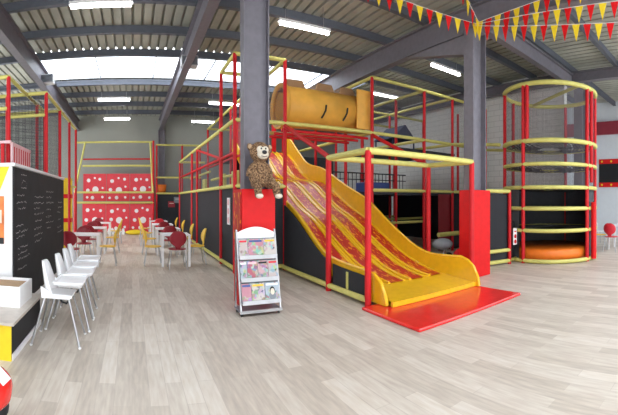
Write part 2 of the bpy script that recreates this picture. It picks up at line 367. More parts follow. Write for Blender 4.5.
# dark baluster guard on first level
mb = MB()
for k in range(22): mb.tube((5.9 + k * .16, 10.72, Z1 - .05), (5.9 + k * .16, 10.72, Z1 + .62), .014, 6)
mb.tube((5.8, 10.72, Z1 + .62), (9.4, 10.72, Z1 + .62), .022, 8).tube((5.8, 10.72, Z1 + .4), (9.4, 10.72, Z1 + .4), .016, 8); mb.build('guard_rail', M['black'], ps)
# braces to the slide frame
rail(ps, (3.3, 7.7, Z2 - .08), (3.25, 5.72, 2.3), 'brace', 'red', .045); rail(ps, (5.67, 7.7, Z2 - .08), (5.6, 5.74, 2.3), 'brace', 'red', .045)
rail(ps, (8.7, 7.7, Z2), (8.35, 5.75, 3.02)); rail(ps, (10.4, 7.7, Z2), (9.6, 6.05, 3.02))
netp(ps, [[(3.3, 7.78, Z2), (3.3, 12.4, Z2)], [(3.3, 7.78, Z3), (3.3, 12.4, Z3)]], 'netl', 'yz')

# toy-house roof standing on the upper level
o = thing('playhouse_roof', 'dark blue pitched tent roof inside the play frame, right of the tunnel', 'tent', (8.1, 9.8, Z2 - .05))
MB().prism([(7.6, 3.52), (8.15, 4.0), (8.62, 3.52)], 9.3, 10.3, 'y').build('canopy', M['navy'], o)
for x in (7.66, 8.56):
    for y in (9.35, 10.25): MB().tube((x, y, Z2 - .05), (x, y, 3.53), .025, 8).build('leg', M['navy'], o)
tag(MB().box(6.6, 7.5, 9.3, 9.9, Z1 - .06, Z1 + .24).build('soft_block', M['blue'], bevel=.04), 'dark blue soft block on the first level of the play frame', 'soft block')

# orange tunnel
o = thing('crawl_tunnel', 'orange crawl tunnel with raised openings lying across the top of the play frame', 'play tunnel', (4.5, 8.4, Z2 + .05))
yc, zc, rt = 8.4, 3.79, .49
MB().lathe([(rt, 3.5), (rt, 5.72), (rt - .05, 5.72), (rt - .05, 3.5), (rt, 3.5)], (0, yc, zc), 32, axis='x').build('tube_shell', M['tube'], o)
MB().lathe([(rt + .05, 3.4), (rt + .05, 3.5), (rt - .05, 3.5), (rt - .05, 3.4), (rt + .05, 3.4)], (0, yc, zc), 32, axis='x').build('end_ring', M['tube'], o)
MB().box(5.3, 5.72, yc - .53, yc - .48, 3.34, 4.33).build('end_panel', M['tube'], o, bevel=.02)
for xx in (3.75, 4.55, 5.2):
    w = .2 if xx < 5 else .17
    MB().prism([(xx - w - .1, zc + rt - .1), (xx - w, zc + rt + .13), (xx + w, zc + rt + .13), (xx + w + .1, zc + rt - .1)], yc - .22, yc + .22, 'y').build('raised_opening', M['tubedark'], o, bevel=.02)
for xx in (4.35, 4.95):
    pts = [(xx + .1 * t, yc - (rt + .012) * cos(a), zc + (rt + .012) * sin(a)) for t, a in ((0, -.6), (.35, -.42), (.75, -.2), (.85, .05))]
    MB().path(pts, .022, 8).build('strap', M['black'], o)

# ------------------------------------------------------------------ wave slide
def lerp(tab, y):
    for (a, za), (b, zb) in zip(tab, tab[1:]):
        if a >= y >= b:
            t = (a - y) / (a - b); return za + (zb - za) * t
    return tab[-1][1]
BED = [(12.3, 3.2), (12.0, 3.17), (11.4, 2.8), (10.8, 2.36), (10.35, 2.16), (9.9, 2.1), (9.55, 2.08), (9.2, 1.98), (8.6, 1.66), (8.0, 1.36), (7.3, 1.12), (6.7, .80), (6.1, .5), (5.6, .31), (5.2, .22), (4.8, .17), (4.4, .14), (4.12, .12)]
RW = [(12.3, 3.75), (12, 3.72), (10.6, 2.66), (9.9, 2.52), (9.6, 2.48), (8.4, 1.95), (7.3, 1.55), (6.7, 1.15), (6.1, .81), (5.6, .56), (5.2, .48), (4.9, .5), (4.45, .52), (4.3, .47), (4.18, .38), (4.08, .2), (4.05, .06)]
LW = [(12.3, 3.55), (12, 3.5), (10.6, 2.5), (9.6, 2.3), (8.7, 1.85), (7.7, 1.5), (7.0, 1.2), (6.4, .82), (5.9, .55), (5.4, .5), (4.75, .48), (4.5, .45), (4.35, .36), (4.25, .2), (4.2, .06)]
def smooth(tab, n=60):
    y0, y1 = tab[0][0], tab[-1][0]; ys = [y0 + (y1 - y0) * i / n for i in range(n + 1)]
    zs = [lerp(tab, y) for y in ys]
    for _ in range(2): zs = [zs[0]] + [(zs[i - 1] + 2 * zs[i] + zs[i + 1]) / 4 for i in range(1, n)] + [zs[-1]]
    return list(zip(ys, zs))
sl = thing('wave_slide', 'wide yellow wave slide with red flame lanes running down to a red mat', 'slide', (4.25, 4.1, 0))
SX0, SX1 = 3.36, 5.22
bed = smooth(BED)
mb = MB()
mb.sheet([[(SX0, y, z), (SX1, y, z)] for y, z in bed]); mb.sheet([[(SX0, y, z - .06), (SX1, y, z - .06)] for y, z in bed])
mb.box(SX0, SX1, 4.1, 4.14, .05, .12)
mb.build('slide_bed', M['slide'], sl)
def bz(y): return lerp(bed, y)
lw = (SX1 - SX0) / 4
for k in range(4):
    a, b = SX0 + k * lw + .1, SX0 + (k + 1) * lw - .1
    ys = [12.1 - i * (12.1 - 4.85) / 70 for i in range(71)]
    MB().sheet([[(a, y, bz(y) + .012), (b, y, bz(y) + .012)] for y in ys]).build('flame_lane', M['flame'], sl, uv='xy')
for k in range(1, 4):
    x = SX0 + k * lw
    for s in (-.07, .07): MB().path([(x + s, y, bz(y) + .012) for y in ys], .028, 6).build('lane_divider', M['slide'], sl)
def sidewall(x0, x1, tab, name):
    tb = [(y, z) for y, z in tab]; mb = MB(); n = len(tb)
    low = [max(.05, min(bz(max(y, 4.12)) - .12, z - .02)) for y, z in tb]
    a = [[(x0, y, l), (x0, y, z), (x1, y, z), (x1, y, l), (x0, y, l)] for (y, z), l in zip(tb, low)]
    mb.sheet(a, 0, False); mb.add(a[0][:4], [(0, 1, 2, 3)]); mb.add(a[-1][:4], [(3, 2, 1, 0)])
    w = mb.build('side_wall', M['slide'], sl)
    MB().path([((x0 + x1) / 2, y, z) for y, z in tb], (x1 - x0) * .62, 8).build('rim', M['slide'], w)
rw = smooth(RW[:12], 40) + RW[12:]; lwl = smooth(LW[:11], 40) + LW[11:]
sidewall(SX1, SX1 + .05, rw, 'r'); sidewall(SX0 - .05, SX0, lwl, 'l')

# slide frame: posts, rails and the dark skirt along the slide's left flank
sf = thing('slide_frame', 'four-post red and yellow frame over the foot of the slide with dark side skirt', 'play structure', (3.25, 4.54, 0))
zt = 2.27
for x, y in ((3.22, 4.5), (5.6, 4.5), (3.22, 5.66), (5.6, 5.66)): post(sf, x, y, 0, zt, r=.049)
for p, q in (((3.22, 4.5), (5.6, 4.5)), ((3.22, 5.66), (5.6, 5.66)), ((3.22, 4.5), (3.22, 5.66)), ((5.6, 4.5), (5.6, 5.66))): rail(sf, (*p, zt), (*q, zt), r=.052)
rail(sf, (3.22, 4.5, .09), (3.22, 5.66, .09)); rail(sf, (3.22, 5.66, .09), (3.22, 8.2, .09))
rail(sf, (5.6, 4.5, 2.24), (7.2, 5.3, 2.24)) if False else None
def skirt(y0, y1):
    ys = [y0 + (y1 - y0) * i / 8 for i in range(9)]
    MB().prism([(y0, .06), (y1, .06)] + [(y, lerp(lwl, y) - .06) for y in reversed(ys)], 3.265, 3.285, 'x').build('skirt_panel', M['dark'], sf)
skirt(4.56, 5.6); skirt(5.72, 8.2)
MB().box(3.255, 3.264, 5.1, 5.16, .12, .4).build('skirt_strap', M['yel'], sf)

tag(MB().box(3.04, 5.28, 3.22, 4.4, 0, .045).build('landing_mat', M['mat_red'], bevel=.015), 'glossy red landing mat on the floor at the foot of the slide', 'mat')
# soft items right of the slide
mb = MB(); c = Vector((6.55, 5.6, 0)); mb.ell(c + Vector((0, 0, .23)), (.2, .16, .23)); tag(mb.build('cushion', M['redpad']), 'red rounded cushion on the floor between slide and right column', 'cushion')
o = thing('toy_trolley', 'grey bundled toy seat with wheels behind the slide near the right column', 'toy', (6.6, 6.2, 0))
MB().ell((6.6, 6.2, .5), (.28, .22, .14)).build('seat', M['grey'], o)
MB().tube((6.4, 6.2, .14), (6.8, 6.2, .14), .025).tube((6.6, 6.2, .14), (6.7, 6.2, .4), .02).tube((6.75, 6.2, .14), (6.7, 6.2, .4), .02).build('frame', M['chrome'], o)
for x in (6.37, 6.83): MB().lathe([(.03, -.025), (.14, -.025), (.14, .025), (.03, .025)], (x, 6.2, .14), 20, axis='x').build('wheel', M['tyre'], o)

# ------------------------------------------------------------------ round climbing tower
TX, TY, TR = 9.27, 4.72, 1.24
tw = thing('climbing_tower', 'round climbing tower of yellow rings and red posts at right', 'play structure', (TX, TY, 0))
def ring(z, r=.05, m='yel', name='ring', RR=TR): return MB().path([(TX + RR * cos(2 * pi * k / 48), TY + RR * sin(2 * pi * k / 48), z) for k in range(48)], r, 10, closed=True).build(name, M[m], tw)
for z, r in ((4.4, .06), (3.0, .06), (2.43, .05), (1.86, .05), (1.34, .05), (.8, .05), (.06, .05)): ring(z, r)
for z in (2.92, 2.36, 1.8, .74):
    nn = 48; mb = MB().sheet([[(TX + rr * cos(2 * pi * k / nn), TY + rr * sin(2 * pi * k / nn), z + (.03 * sin(k * 2.9) if rr < 1 else .05)) for k in range(nn + 1)] for rr in (TR - .02, .75, .35)], 0, True)
    mb.build('net_ledge', M['rope'], tw, uv='xy')
ca = math.atan2(-TX, -TY)                       # bearing back to the viewpoint
def tpost(off, z0, z1, r=.047, RR=TR):
    a = math.atan2(-TY, -TX) + off
    MB().tube((TX + RR * cos(a), TY + RR * sin(a), z0), (TX + RR * cos(a), TY + RR * sin(a), z1), r, 10).build('post', M['red'], tw)
for off in (-.56, .86, .62 + .42): tpost(off, 0 if off < .9 else 2.0, 4.4)
tpost(-.47, 3.0, 4.4)
for off in (-1.35, -2.1, 2.75, 2.1, 1.6): tpost(off, 0, 4.4)
rail(tw, (TX - .55, TY - 1.1, 4.4), (TX + .75, TY + .95, 4.4), 'cross_rail')
# netting shell (back and left side) and the dark drum inside
a0 = math.atan2(-TY, -TX)
mb = MB(); vs = []
mb.sheet([[(TX + (TR - .04) * cos(a0 + t), TY + (TR - .04) * sin(a0 + t), z) for t in [.9 + i * (2 * pi - 1.6) / 40 for i in range(41)]] for z in (.1, 1.86)], 0, True)
mb.build('dark_screen', M['screen'], tw)
mb = MB(); nn = 64
mb.sheet([[(TX + (TR - .03) * cos(2 * pi * i / nn), TY + (TR - .03) * sin(2 * pi * i / nn), z) for i in range(nn + 1)] for z in (1.86, 4.38)], 0, True)
me = mb.build('net', M['netl'], tw)
l = me.data.uv_layers.new(name='UVMap')
for lp in me.data.loops:
    i = lp.vertex_index; l.data[lp.index].uv = ((i % (nn + 1)) * 2 * pi * TR / nn, 0 if i <= nn else 2.52)
MB().lathe([(0, .05), (1.12, .05), (1.12, .3), (1.05, .34), (0, .34)], (TX, TY, 0), 40).build('foam_floor', M['orange'], tw)
for z in (.78, 1.3): MB().lathe([(.5, z), (TR - .08, z), (TR - .08, z + .03), (.5, z + .03), (.5, z)], (TX, TY, 0), 40).build('level_disc', M['screen'], tw)
a = a0 + 1.0; MB().tube((TX + 1.33 * cos(a), TY + 1.33 * sin(a), .05), (TX + 1.33 * cos(a), TY + 1.33 * sin(a), 1.5), .07, 12).build('padded_upright', M['redpad'], tw)
# low enclosure between right column and tower
en = thing('low_enclosure', 'low dark enclosure with yellow rails between right column and round tower', 'play structure', (7.0, 5.2, 0))
q = [(6.75, 5.3), (7.75, 5.05), (8.2, 5.12)]
for x, y in q[:2]: post(en, x, y, 0, 1.78)
for (a, b), (c, d) in zip(q, q[1:]):
    for z in (.08, .34 if a < 7 else .08): rail(en, (a, b, z), (c, d, z)) if z != .08 or True else None
rail(en, (6.75, 5.3, 1.76), (7.75, 5.05, 1.76))
MB().prism([(6.77, 5.34), (7.75, 5.1), (7.75, 5.12), (6.77, 5.36)], .05, 1.7, 'z').build('panel', M['dark'], en)
MB().prism([(7.8, 5.12), (8.15, 5.16), (8.15, 5.18), (7.8, 5.14)], .1, 1.0, 'z').build('panel', M['dark'], en)
o = thing('sign', 'small white notice with red marks at the gate beside the round tower', 'sign', (7.9, 4.98, .5))
MB().box(7.83, 7.99, 4.985, 4.997, .45, .86).build('board', M['white'], o)
for z in (.53, .66): MB().disc((7.91, z, z), .05, 4.978, 4.984, 'y', 14).build('round_mark', M['redpad'], o)
MB().box(7.87, 7.95, 4.978, 4.984, .76, .79).build('print', M['redpad'], o)

# ------------------------------------------------------------------ column pads
def pad(x0, x1, y0, y1, ix0, ix1, iy0, iy1, z1, label):
    o = thing('column_pad', label, 'padding', ((x0 + x1) / 2, (y0 + y1) / 2, 0), 'red pads round the columns')
    MB().box(x0, x1, y0, iy0, 0, z1).build('front_pad', M['redpad'], o, bevel=.012); MB().box(x0, x1, iy1, y1, 0, z1).build('rear_pad', M['redpad'], o, bevel=.012)
    l = MB().box(x0, ix0, iy0, iy1, 0, z1).build('side_pad', M['redpad'], o); MB().box(ix1, x1, iy0, iy1, 0, z1).build('side_pad', M['redpad'], o)
    return o, l
o, l = pad(1.55, 2.06, 5.2, 5.64, 1.62, 2.04, 5.36, 5.58, 1.71, 'red padded wrap around the front column under the plush monkey')
MB().box(1.535, 1.548, 5.25, 5.6, .95, 1.66).build('flame_strip', M['flame'], l, uv='yz')
pad(5.86, 6.42, 4.66, 5.04, 5.92, 6.36, 4.71, 4.98, 1.75, 'red padded wrap around the right column beside the slide')
o = thing('sign', 'narrow white notice with round marks on the aisle panel left of the front column', 'sign', (2.1, 8.1, 1.0))
MB().box(2.135, 2.15, 8.12, 8.36, 1.0, 1.6).build('board', M['white'], o)
for k in range(3): MB().disc((0, 8.24, 1.1 + k * .2), .07, 2.128, 2.134, 'x', 14).build('round_mark', M['pink'], o)

# ------------------------------------------------------------------ plush monkey on the pad
def blob(name, parts, m, root, vox=.014):
    mb = MB()
    for c, r, *rot in parts: mb.ell(c, r, 14, 9, 0, Euler(rot[0]).to_matrix() if rot else None)
    o = mb.build(name, m, root)
    md = o.modifiers.new('r', 'REMESH'); md.mode = 'VOXEL'; md.voxel_size = vox; md.use_smooth_shade = True
    s = o.modifiers.new('s', 'SMOOTH'); s.iterations = 6; s.factor = .5
    dg = bpy.context.evaluated_depsgraph_get(); me = bpy.data.meshes.new_from_object(o.evaluated_get(dg)); o.modifiers.clear(); o.data = me
    return o
mx, my, mz = 1.83, 5.27, 1.69
mk = thing('plush_monkey', 'brown mottled plush monkey with cream face sitting on the red column pad', 'plush toy', (mx, my, mz))
P = lambda x, y, z: (mx + x, my + y, mz + z)
body = blob('body', [(P(0, 0, .13), (.115, .085, .14)), (P(0, .0, .26), (.09, .075, .1)), (P(.005, -.02, .43), (.135, .115, .12)), (P(0, -.005, .34), (.06, .06, .06)), (P(0, -.02, .51), (.085, .08, .05)),
    (P(-.125, -.01, .50), (.042, .024, .046)), (P(.13, -.01, .49), (.042, .024, .046)),
    (P(-.12, -.02, .22), (.038, .04, .1), (0, .45, 0)), (P(-.125, -.08, .12), (.035, .075, .04), (.5, 0, -.5)), (P(.12, -.02, .22), (.038, .04, .1), (0, -.45, 0)), (P(.13, -.08, .11), (.035, .08, .04), (.5, 0, .4)),
    (P(-.085, -.12, .04), (.056, .12, .052)), (P(-.09, -.215, -.02), (.05, .05, .085)), (P(-.09, -.245, -.09), (.05, .065, .04)),
    (P(.105, -.12, .04), (.056, .12, .052), (0, 0, .3)), (P(.14, -.215, -.02), (.05, .05, .085)), (P(.145, -.245, -.09), (.05, .065, .04))], M['fur'], mk)
blob('face', [(P(-.03, -.112, .452), (.042, .03, .048)), (P(.042, -.112, .452), (.042, .03, .048)), (P(.006, -.125, .392), (.074, .055, .055))], M['cream'], mk, .01)
for s in (-1, 1):
    MB().ell(P(.006 + s * .028, -.142, .462), (.01, .008, .012), 10, 8).build('eye', M['black'], mk)
    MB().ell(P(s * .128, -.032, .496), (.025, .008, .03), 12, 8).build('inner_ear', M['tan'], mk)
MB().ell(P(.006, -.178, .415), (.032, .02, .024), 12, 8).build('nose', M['black'], mk)
MB().path([P(-.03, -.168, .372), P(.006, -.176, .362), P(.042, -.168, .372)], .004, 6).build('mouth', M['black'], mk)
for x in (-.09, .145): MB().ell(P(x, -.277, -.1), (.045, .04, .03), 14, 8).build('foot_sole', M['cream'], mk)

mk.scale = (1.2, 1.2, 1.2); mk.location = (1.82, 5.235, 1.725)

# ------------------------------------------------------------------ magazine rack
rk = thing('magazine_rack', 'white and silver three-tier magazine stand in front of the red column pad', 'magazine rack', (1.7, 4.95, 0))
RX0, RX1 = 1.41, 1.99
tiers = ((.18, 4.80), (.47, 4.87), (.76, 4.94))
for x in (RX0, RX1 - .02): MB().prism([(4.8, .07), (4.83, .07), (5.06, 1.1), (5.06, 1.14), (5.03, 1.14)], x, x + .02, 'x').build('side_frame', M['chrome'], rk)
for x in (RX0, RX1 - .02): MB().box(x, x + .02, 5.06, 5.08, .07, 1.1).build('upright', M['chrome'], rk)
MB().box(RX0, RX1, 4.8, 5.1, .05, .075).build('base_shelf', M['gpl'], rk); MB().box(RX0 - .01, RX1 + .01, 4.785, 4.8, .045, .085).build('base_trim', M['chrome'], rk)
n = 16; mb = MB(); arc = [(RX0 + (RX1 - RX0) * i / n, 1.09 + .085 * sin(pi * i / n)) for i in range(n + 1)]
mb.prism([(RX0, 1.02), (RX1, 1.02)] + arc[::-1], 5.035, 5.055, 'y').build('header', M['white'], rk)
for z, y in tiers:
    MB().box(RX0 + .02, RX1 - .02, y - .035, y + .08, z - .015, z).build('shelf', M['heater'], rk)
    MB().box(RX0 + .02, RX1 - .02, y - .042, y - .034, z - .015, z + .04).build('lip', M['heater'], rk)
    MB().prism([(y + .03, z), (y + .035, z), (y + .1, z + .26), (y + .095, z + .26)], RX0 + .02, RX1 - .02, 'x').build('back_plate', M['gpl'], rk)
for x in (RX0 + .03, RX1 - .03):
    for y in (4.83, 5.07): MB().lathe([(0, -.012), (.024, -.012), (.024, .012), (0, .012)], (x, y, .024), 14, axis='x').build('caster', M['black'], rk)
BG = [(.5, .42, .40), (.5, .22, .27), (.55, .50, .46), (.36, .42, .48), (.42, .10, .14), (.55, .34, .36)]
def magazine(x0, x1, z, y, k, label, extra=None):
    o = thing('magazine', label, 'magazine', ((x0 + x1) / 2, y, z), 'magazines on the stand')
    sh = lambda zz: y - .012 + (zz - z) * .25
    MB().prism([(sh(z) + .0, z + .001), (sh(z) + .01, z + .001), (sh(z + .245) + .01, z + .245), (sh(z + .245), z + .245)], x0 + .004, x1 - .004, 'x').build('pages', M['white'], o)
    MB().prism([(sh(z) - .003, z + .001), (sh(z), z + .001), (sh(z + .25), z + .25), (sh(z + .25) - .003, z + .25)], x0 + .003, x1 - .003, 'x').build('cover', cover_mat('magazine_cover', k * 1.7, BG[k % 6]), o)
    def strip(u0, u1, w0, w1, m, nm):
        xa, xb = x0 + (x1 - x0) * u0, x0 + (x1 - x0) * u1; a, b = z + .25 * w0, z + .25 * w1
        MB().prism([(sh(a) - .006, a), (sh(a) - .004, a), (sh(b) - .004, b), (sh(b) - .006, b)], xa, xb, 'x').build(nm, m, o)
    strip(.1, .9, .84, .94, M[('brightred', 'blue', 'yshell', 'white', 'pink', 'black')[k % 6]], 'masthead')
    if extra == 'face':
        def ov(cx, cz, rx, rz, d, m, nm):
            pts = []
            mb = MB(); n = 14
            top = [(x0 + (x1 - x0) * cx + rx * cos(2 * pi * i / n), z + cz + rz * sin(2 * pi * i / n)) for i in range(n)]
            mb.add([(a, sh(b) - d, b) for a, b in top] + [(a, sh(b) - d + .002, b) for a, b in top], [tuple(range(n)), tuple(range(2 * n - 1, n - 1, -1))] + [(i, (i + 1) % n, (i + 1) % n + n, i + n) for i in range(n)])
            mb.build(nm, m, o)
        ov(.5, .075, .05, .05, .0055, M['gpl'], 'picture'); ov(.5, .145, .036, .05, .008, M['black'], 'picture'); ov(.5, .13, .03, .042, .0105, M['cream'], 'picture')
tl = ('top', 'middle', 'bottom'); k = 0
specs = {2: [(0, .13, 'first from left'), (.13, .36, 'wide pale cover in the middle'), (.36, .54, 'at right end')],
         1: [(0, .1, 'slim one at the left end'), (.1, .25, 'second from left'), (.25, .4, 'third from left'), (.4, .54, 'at right end')],
         0: [(0, .14, 'at left end'), (.14, .33, 'greenish one in the middle'), (.33, .54, 'showing a dark-haired face')]}
for t in (2, 1, 0):
    for a, b, d in specs[t]:
        magazine(RX0 + .02 + a, RX0 + .02 + b, tiers[t][0], tiers[t][1], k, 'magazine on the %s tier of the stand, %s' % (tl[2 - t], d), 'face' if 'face' in d else None); k += 1

# ------------------------------------------------------------------ left: chalkboard block, bench, tub
BX, BY0, BY1, BZ = -1.5, 4.66, 8.25, 2.03
cb = thing('chalkboard_partition', 'white partition block with a big black chalkboard covering its aisle side', 'partition', (-2.5, 6.6, 0))
MB().box(-5.5, BX - .02, BY0, BY1, 0, BZ - .04).build('body', M['wpaint'], cb)
MB().box(-5.5, BX + .02, BY0 - .02, BY1, BZ - .04, BZ).build('top_trim', M['white'], cb)
bd = MB().box(BX - .018, BX, BY0 + .01, BY1, .1, BZ - .05).build('chalkboard', M['chalk'], cb)
mb = MB()
def scrib(y0, y1, z, amp):
    n = max(6, int((y1 - y0) / .025)); y = y0; pts = []
    for i in range(n + 1): pts.append((y0 + (y1 - y0) * i / n, z + random.uniform(-amp, amp) + 0))
    for (a, b), (c, d) in zip(pts, pts[1:]):
        if random.random() < .82: mb.add([(BX + .001, a, b - .005), (BX + .001, c, d - .005), (BX + .001, c, d + .005), (BX + .001, a, b + .005)], [(0, 1, 2, 3)])
for yb, zs in ((4.75, (1.62, 1.52, 1.44, 1.2, 1.12, 1.05, .9, .82, .75, .62)), (5.65, (1.6, 1.5, 1.42, 1.33, 1.22, 1.1, 1.0, .9)), (6.5, (1.7, 1.6, 1.5, 1.38, 1.25, 1.15, 1.05)), (7.5, (1.5, 1.4, 1.3, 1.15, 1.0, .9))):
    for z in zs: scrib(yb + random.uniform(0, .1), yb + random.uniform(.35, .7), z, .016)
for a, b, c, d in ((5.0, 5.0, 1.72, 1.9), (5.25, 5.25, 1.72, 1.9)): scrib(a, a + .02, 1.8, .08)
scrib(5.0, 5.26, 1.9, .006); scrib(5.0, 5.26, 1.72, .006); scrib(5.05, 5.2, 1.81, .03)
mb.build('chalk_writing', M['chalkline'], bd)
MB().prism([(-1.98, 1.98), (-1.56, 1.98), (-1.76, 1.5)], BY0 - .008, BY0 - .001, 'y').build('pennant_print', M['yelpaint'], cb)
p = MB().box(-2.1, -1.63, BY0 - .01, BY0 - .001, .98, 1.6).build('poster', M['poster'], cb)
MB().box(-2.1, -1.63, BY0 - .014, BY0 - .011, .98, 1.06).build('poster_band', M['black'], p); MB().box(-1.9, -1.66, BY0 - .014, BY0 - .011, 1.25, 1.42).build('poster_patch', M['cream'], p)
bn = thing('low_bench', 'low bench with pale top, yellow front and black side beside the high chairs', 'bench', (-1.6, 4.0, 0))
MB().box(-2.6, -1.14, 3.46, 3.48, .0, .345).build('front_panel', M['yelpaint'], bn); MB().box(-2.6, -1.14, 3.48, 4.62, .06, .345).build('carcass', M['chalk'], bn)
MB().box(-2.6, -1.11, 3.44, 4.63, .345, .375).build('bench_top', M['benchtop'], bn); MB().box(-1.138, -1.125, 3.48, 4.62, 0, .06).build('plinth', M['white'], bn)
tb = thing('storage_tub', 'white open tub standing on the low bench', 'box', (-1.6, 4.1, .375))
mb = MB(); x0, x1, y0, y1, z0, z1 = -2.0, -1.2, 3.95, 4.45, .375, .60
mb.box(x0, x1, y0, y0 + .02, z0, z1).box(x0, x1, y1 - .02, y1, z0, z1).box(x0, x0 + .02, y0 + .02, y1 - .02, z0, z1).box(x1 - .02, x1, y0 + .02, y1 - .02, z0, z1).box(x0 + .02, x1 - .02, y0 + .02, y1 - .02, z0, z0 + .02)
mb.build('shell', M['white'], tb); MB().box(x0 + .03, x1 - .03, y0 + .03, y1 - .03, z0 + .02, z1 - .03).build('contents', M['tan'], tb)
# yellow pillar at the end of the chalkboard
yp = thing('yellow_pillar', 'yellow padded pillar with red bands at the far end of the chalkboard', 'pillar', (-1.95, 11.1, 0))
MB().box(-2.13, -1.78, 10.95, 11.25, 0, 2.2).build('padding', M['yelpaint'], yp, bevel=.02)
for z in (1.6, .9): MB().box(-2.14, -1.77, 10.94, 11.26, z, z + .12).build('band', M['redpad'], yp)

# frame above the chalkboard partition
tf = thing('netted_frame', 'red post frame with grey nets and yellow rails above the chalkboard partition', 'play structure', (-1.55, 6.7, BZ))
for x, y in ((-1.92, 5.7), (-1.92, 7.5)): post(tf, x, y, BZ, 3.5, r=.034)
for x, y in ((-2.3, 6.75), (-3.6, 6.75), (-1.55, 6.75), (-1.55, 8.05)): post(tf, x, y, BZ, 3.5, r=.034)
for y in (9.3, 10.4): post(tf, -1.55, y, 0, 3.5, r=.034)
for x, y in ((-1.92, 8.2), (-3.6, 5.7), (-3.6, 8.2)): post(tf, x, y, BZ, 3.5, r=.034)
rail(tf, (-1.92, 5.7, 3.5), (-1.92, 8.3, 3.5), r=.035); rail(tf, (-3.6, 6.75, 3.5), (-1.55, 6.75, 3.5), r=.035); rail(tf, (-1.55, 6.75, 3.5), (-1.55, 10.3, 3.5), r=.035)
rail(tf, (-3.6, 5.7, 3.5), (-1.92, 5.7, 3.5), r=.035); rail(tf, (-3.6, 8.2, 3.5), (-1.55, 8.2, 3.5), r=.03); rail(tf, (-2.3, 6.75, 3.1), (-1.55, 6.75, 3.1), r=.03); rail(tf, (-3.6, 5.7, 3.0), (-1.92, 5.7, 3.0), r=.03)
rail(tf, (-1.92, 5.7, 3.5), (-2.3, 6.75, 3.75), r=.03); rail(tf, (-1.55, 9.3, 1.9), (-1.55, 10.3, 1.9), r=.03)
netp(tf, quad(-1.56, 6.75, -1.56, 10.3, BZ + .02, 3.48), 'netl', 'yz'); netp(tf, quad(-3.6, 6.8, -1.6, 6.8, BZ + .02, 3.48), 'net', 'xz'); netp(tf, quad(-3.6, 8.2, -1.6, 8.2, BZ + .02, 3.48), 'net', 'xz')
gd = thing('balustrade', 'pale pink and red low balustrade on top of the white partition', 'balustrade', (-1.9, 5.6, BZ))
for k in range(14): MB().box(-3.3 + k * .1, -3.25 + k * .1, 5.56, 5.6, BZ, BZ + .4).build('baluster', M['red'] if k % 2 else M['pink'], gd)
MB().box(-3.35, -1.84, 5.55, 5.61, BZ + .4, BZ + .44).build('top_rail', M['pink'], gd)
MB().box(-1.86, -1.83, 5.62, 6.68, BZ, BZ + .38).build('side_board', M['pink'], gd); MB().box(-1.87, -1.82, 5.62, 6.68, BZ + .38, BZ + .42).build('top_rail', M['pink'], gd)
for k in range(8): MB().box(-1.829, -1.822, 5.7 + k * .125, 5.73 + k * .125, BZ + .02, BZ + .36).build('board_stripe', M['red'], gd)

# ------------------------------------------------------------------ spotted wall at the back of the aisle
sw = thing('spotted_climbing_wall', 'red climbing wall with white spots and yellow rails at the far end of the aisle', 'climbing wall', (-.75, 17.6, 0))
def spots(x0, x1, z0, z1, y, seed):
    rnd = random.Random(seed); mb = MB(); mb.box(x0 + .01, x1 - .01, y, y + .06, z0, z1); ds = []
    w, h = x1 - x0, z1 - z0
    for fx, fz, fr in ((.55, .42, .15), (.25, .75, .09), (.2, .42, .085), (.75, .78, .07), (.42, .14, .085), (.8, .15, .06), (.16, .14, .06), (.83, .5, .05), (.5, .82, .05)):
        mb.disc((x0 + w * (fx + rnd.uniform(-.03, .03)), 0, z0 + h * (fz + rnd.uniform(-.03, .03))), fr * min(w, h) * .9, y - .006, y - .001, 'y', 16, 1)
    mb.build('spotted_panel', [M['spotred'], M['spot']], sw)
for k in range(3):
    spots(-2.3 + k * 1.1, -1.2 + k * 1.1, 1.5, 2.78, 17.75, k + 3); spots(-2.3 + k * 1.1, -1.2 + k * 1.1, .08, 1.38, 17.45, k + 9)
rail(sw, (-2.65, 17.4, 0), (-2.65, 17.4, 1.9), 'post', 'red'); rail(sw, (.98, 17.4, 0), (.98, 17.4, 4.27), 'post', 'red')
rail(sw, (-2.65, 17.4, 1.9), (-2.2, 17.8, 4.27), 'slanted_post', 'yel'); rail(sw, (.95, 17.33, 1.9), (.86, 17.8, 4.27), 'slanted_post', 'yel')
for z, y in ((4.27, 17.8), (3.14, 17.6), (1.9, 17.38), (1.43, 17.4)): rail(sw, (-2.65 if z < 2 else -2.3 - (.4 if z > 4 else 0), y, z), (1.0, y, z))
rail(sw, (-2.3, 17.78, 3.47), (.95, 17.78, 3.47), 'rail', 'red', .035)
o = thing('picket_fence', 'low white picket row standing in front of the spotted wall', 'fence', (-.75, 17.1, 0))
for k in range(5): MB().prism([(-1.1 + k * .16, 0), (-.98 + k * .16, 0), (-.98 + k * .16, .22), (-1.04 + k * .16, .3), (-1.1 + k * .16, .22)], 17.1, 17.14, 'y').build('picket', M['white'], o)
MB().box(-1.12, -.32, 17.141, 17.17, .1, .15).build('cross_bar', M['white'], o)
tag(MB().ell((.2, 17.05, .1), (.5, .25, .12)).build('cushion', M['yelpaint']), 'yellow soft cushion lying in front of the spotted wall', 'cushion')
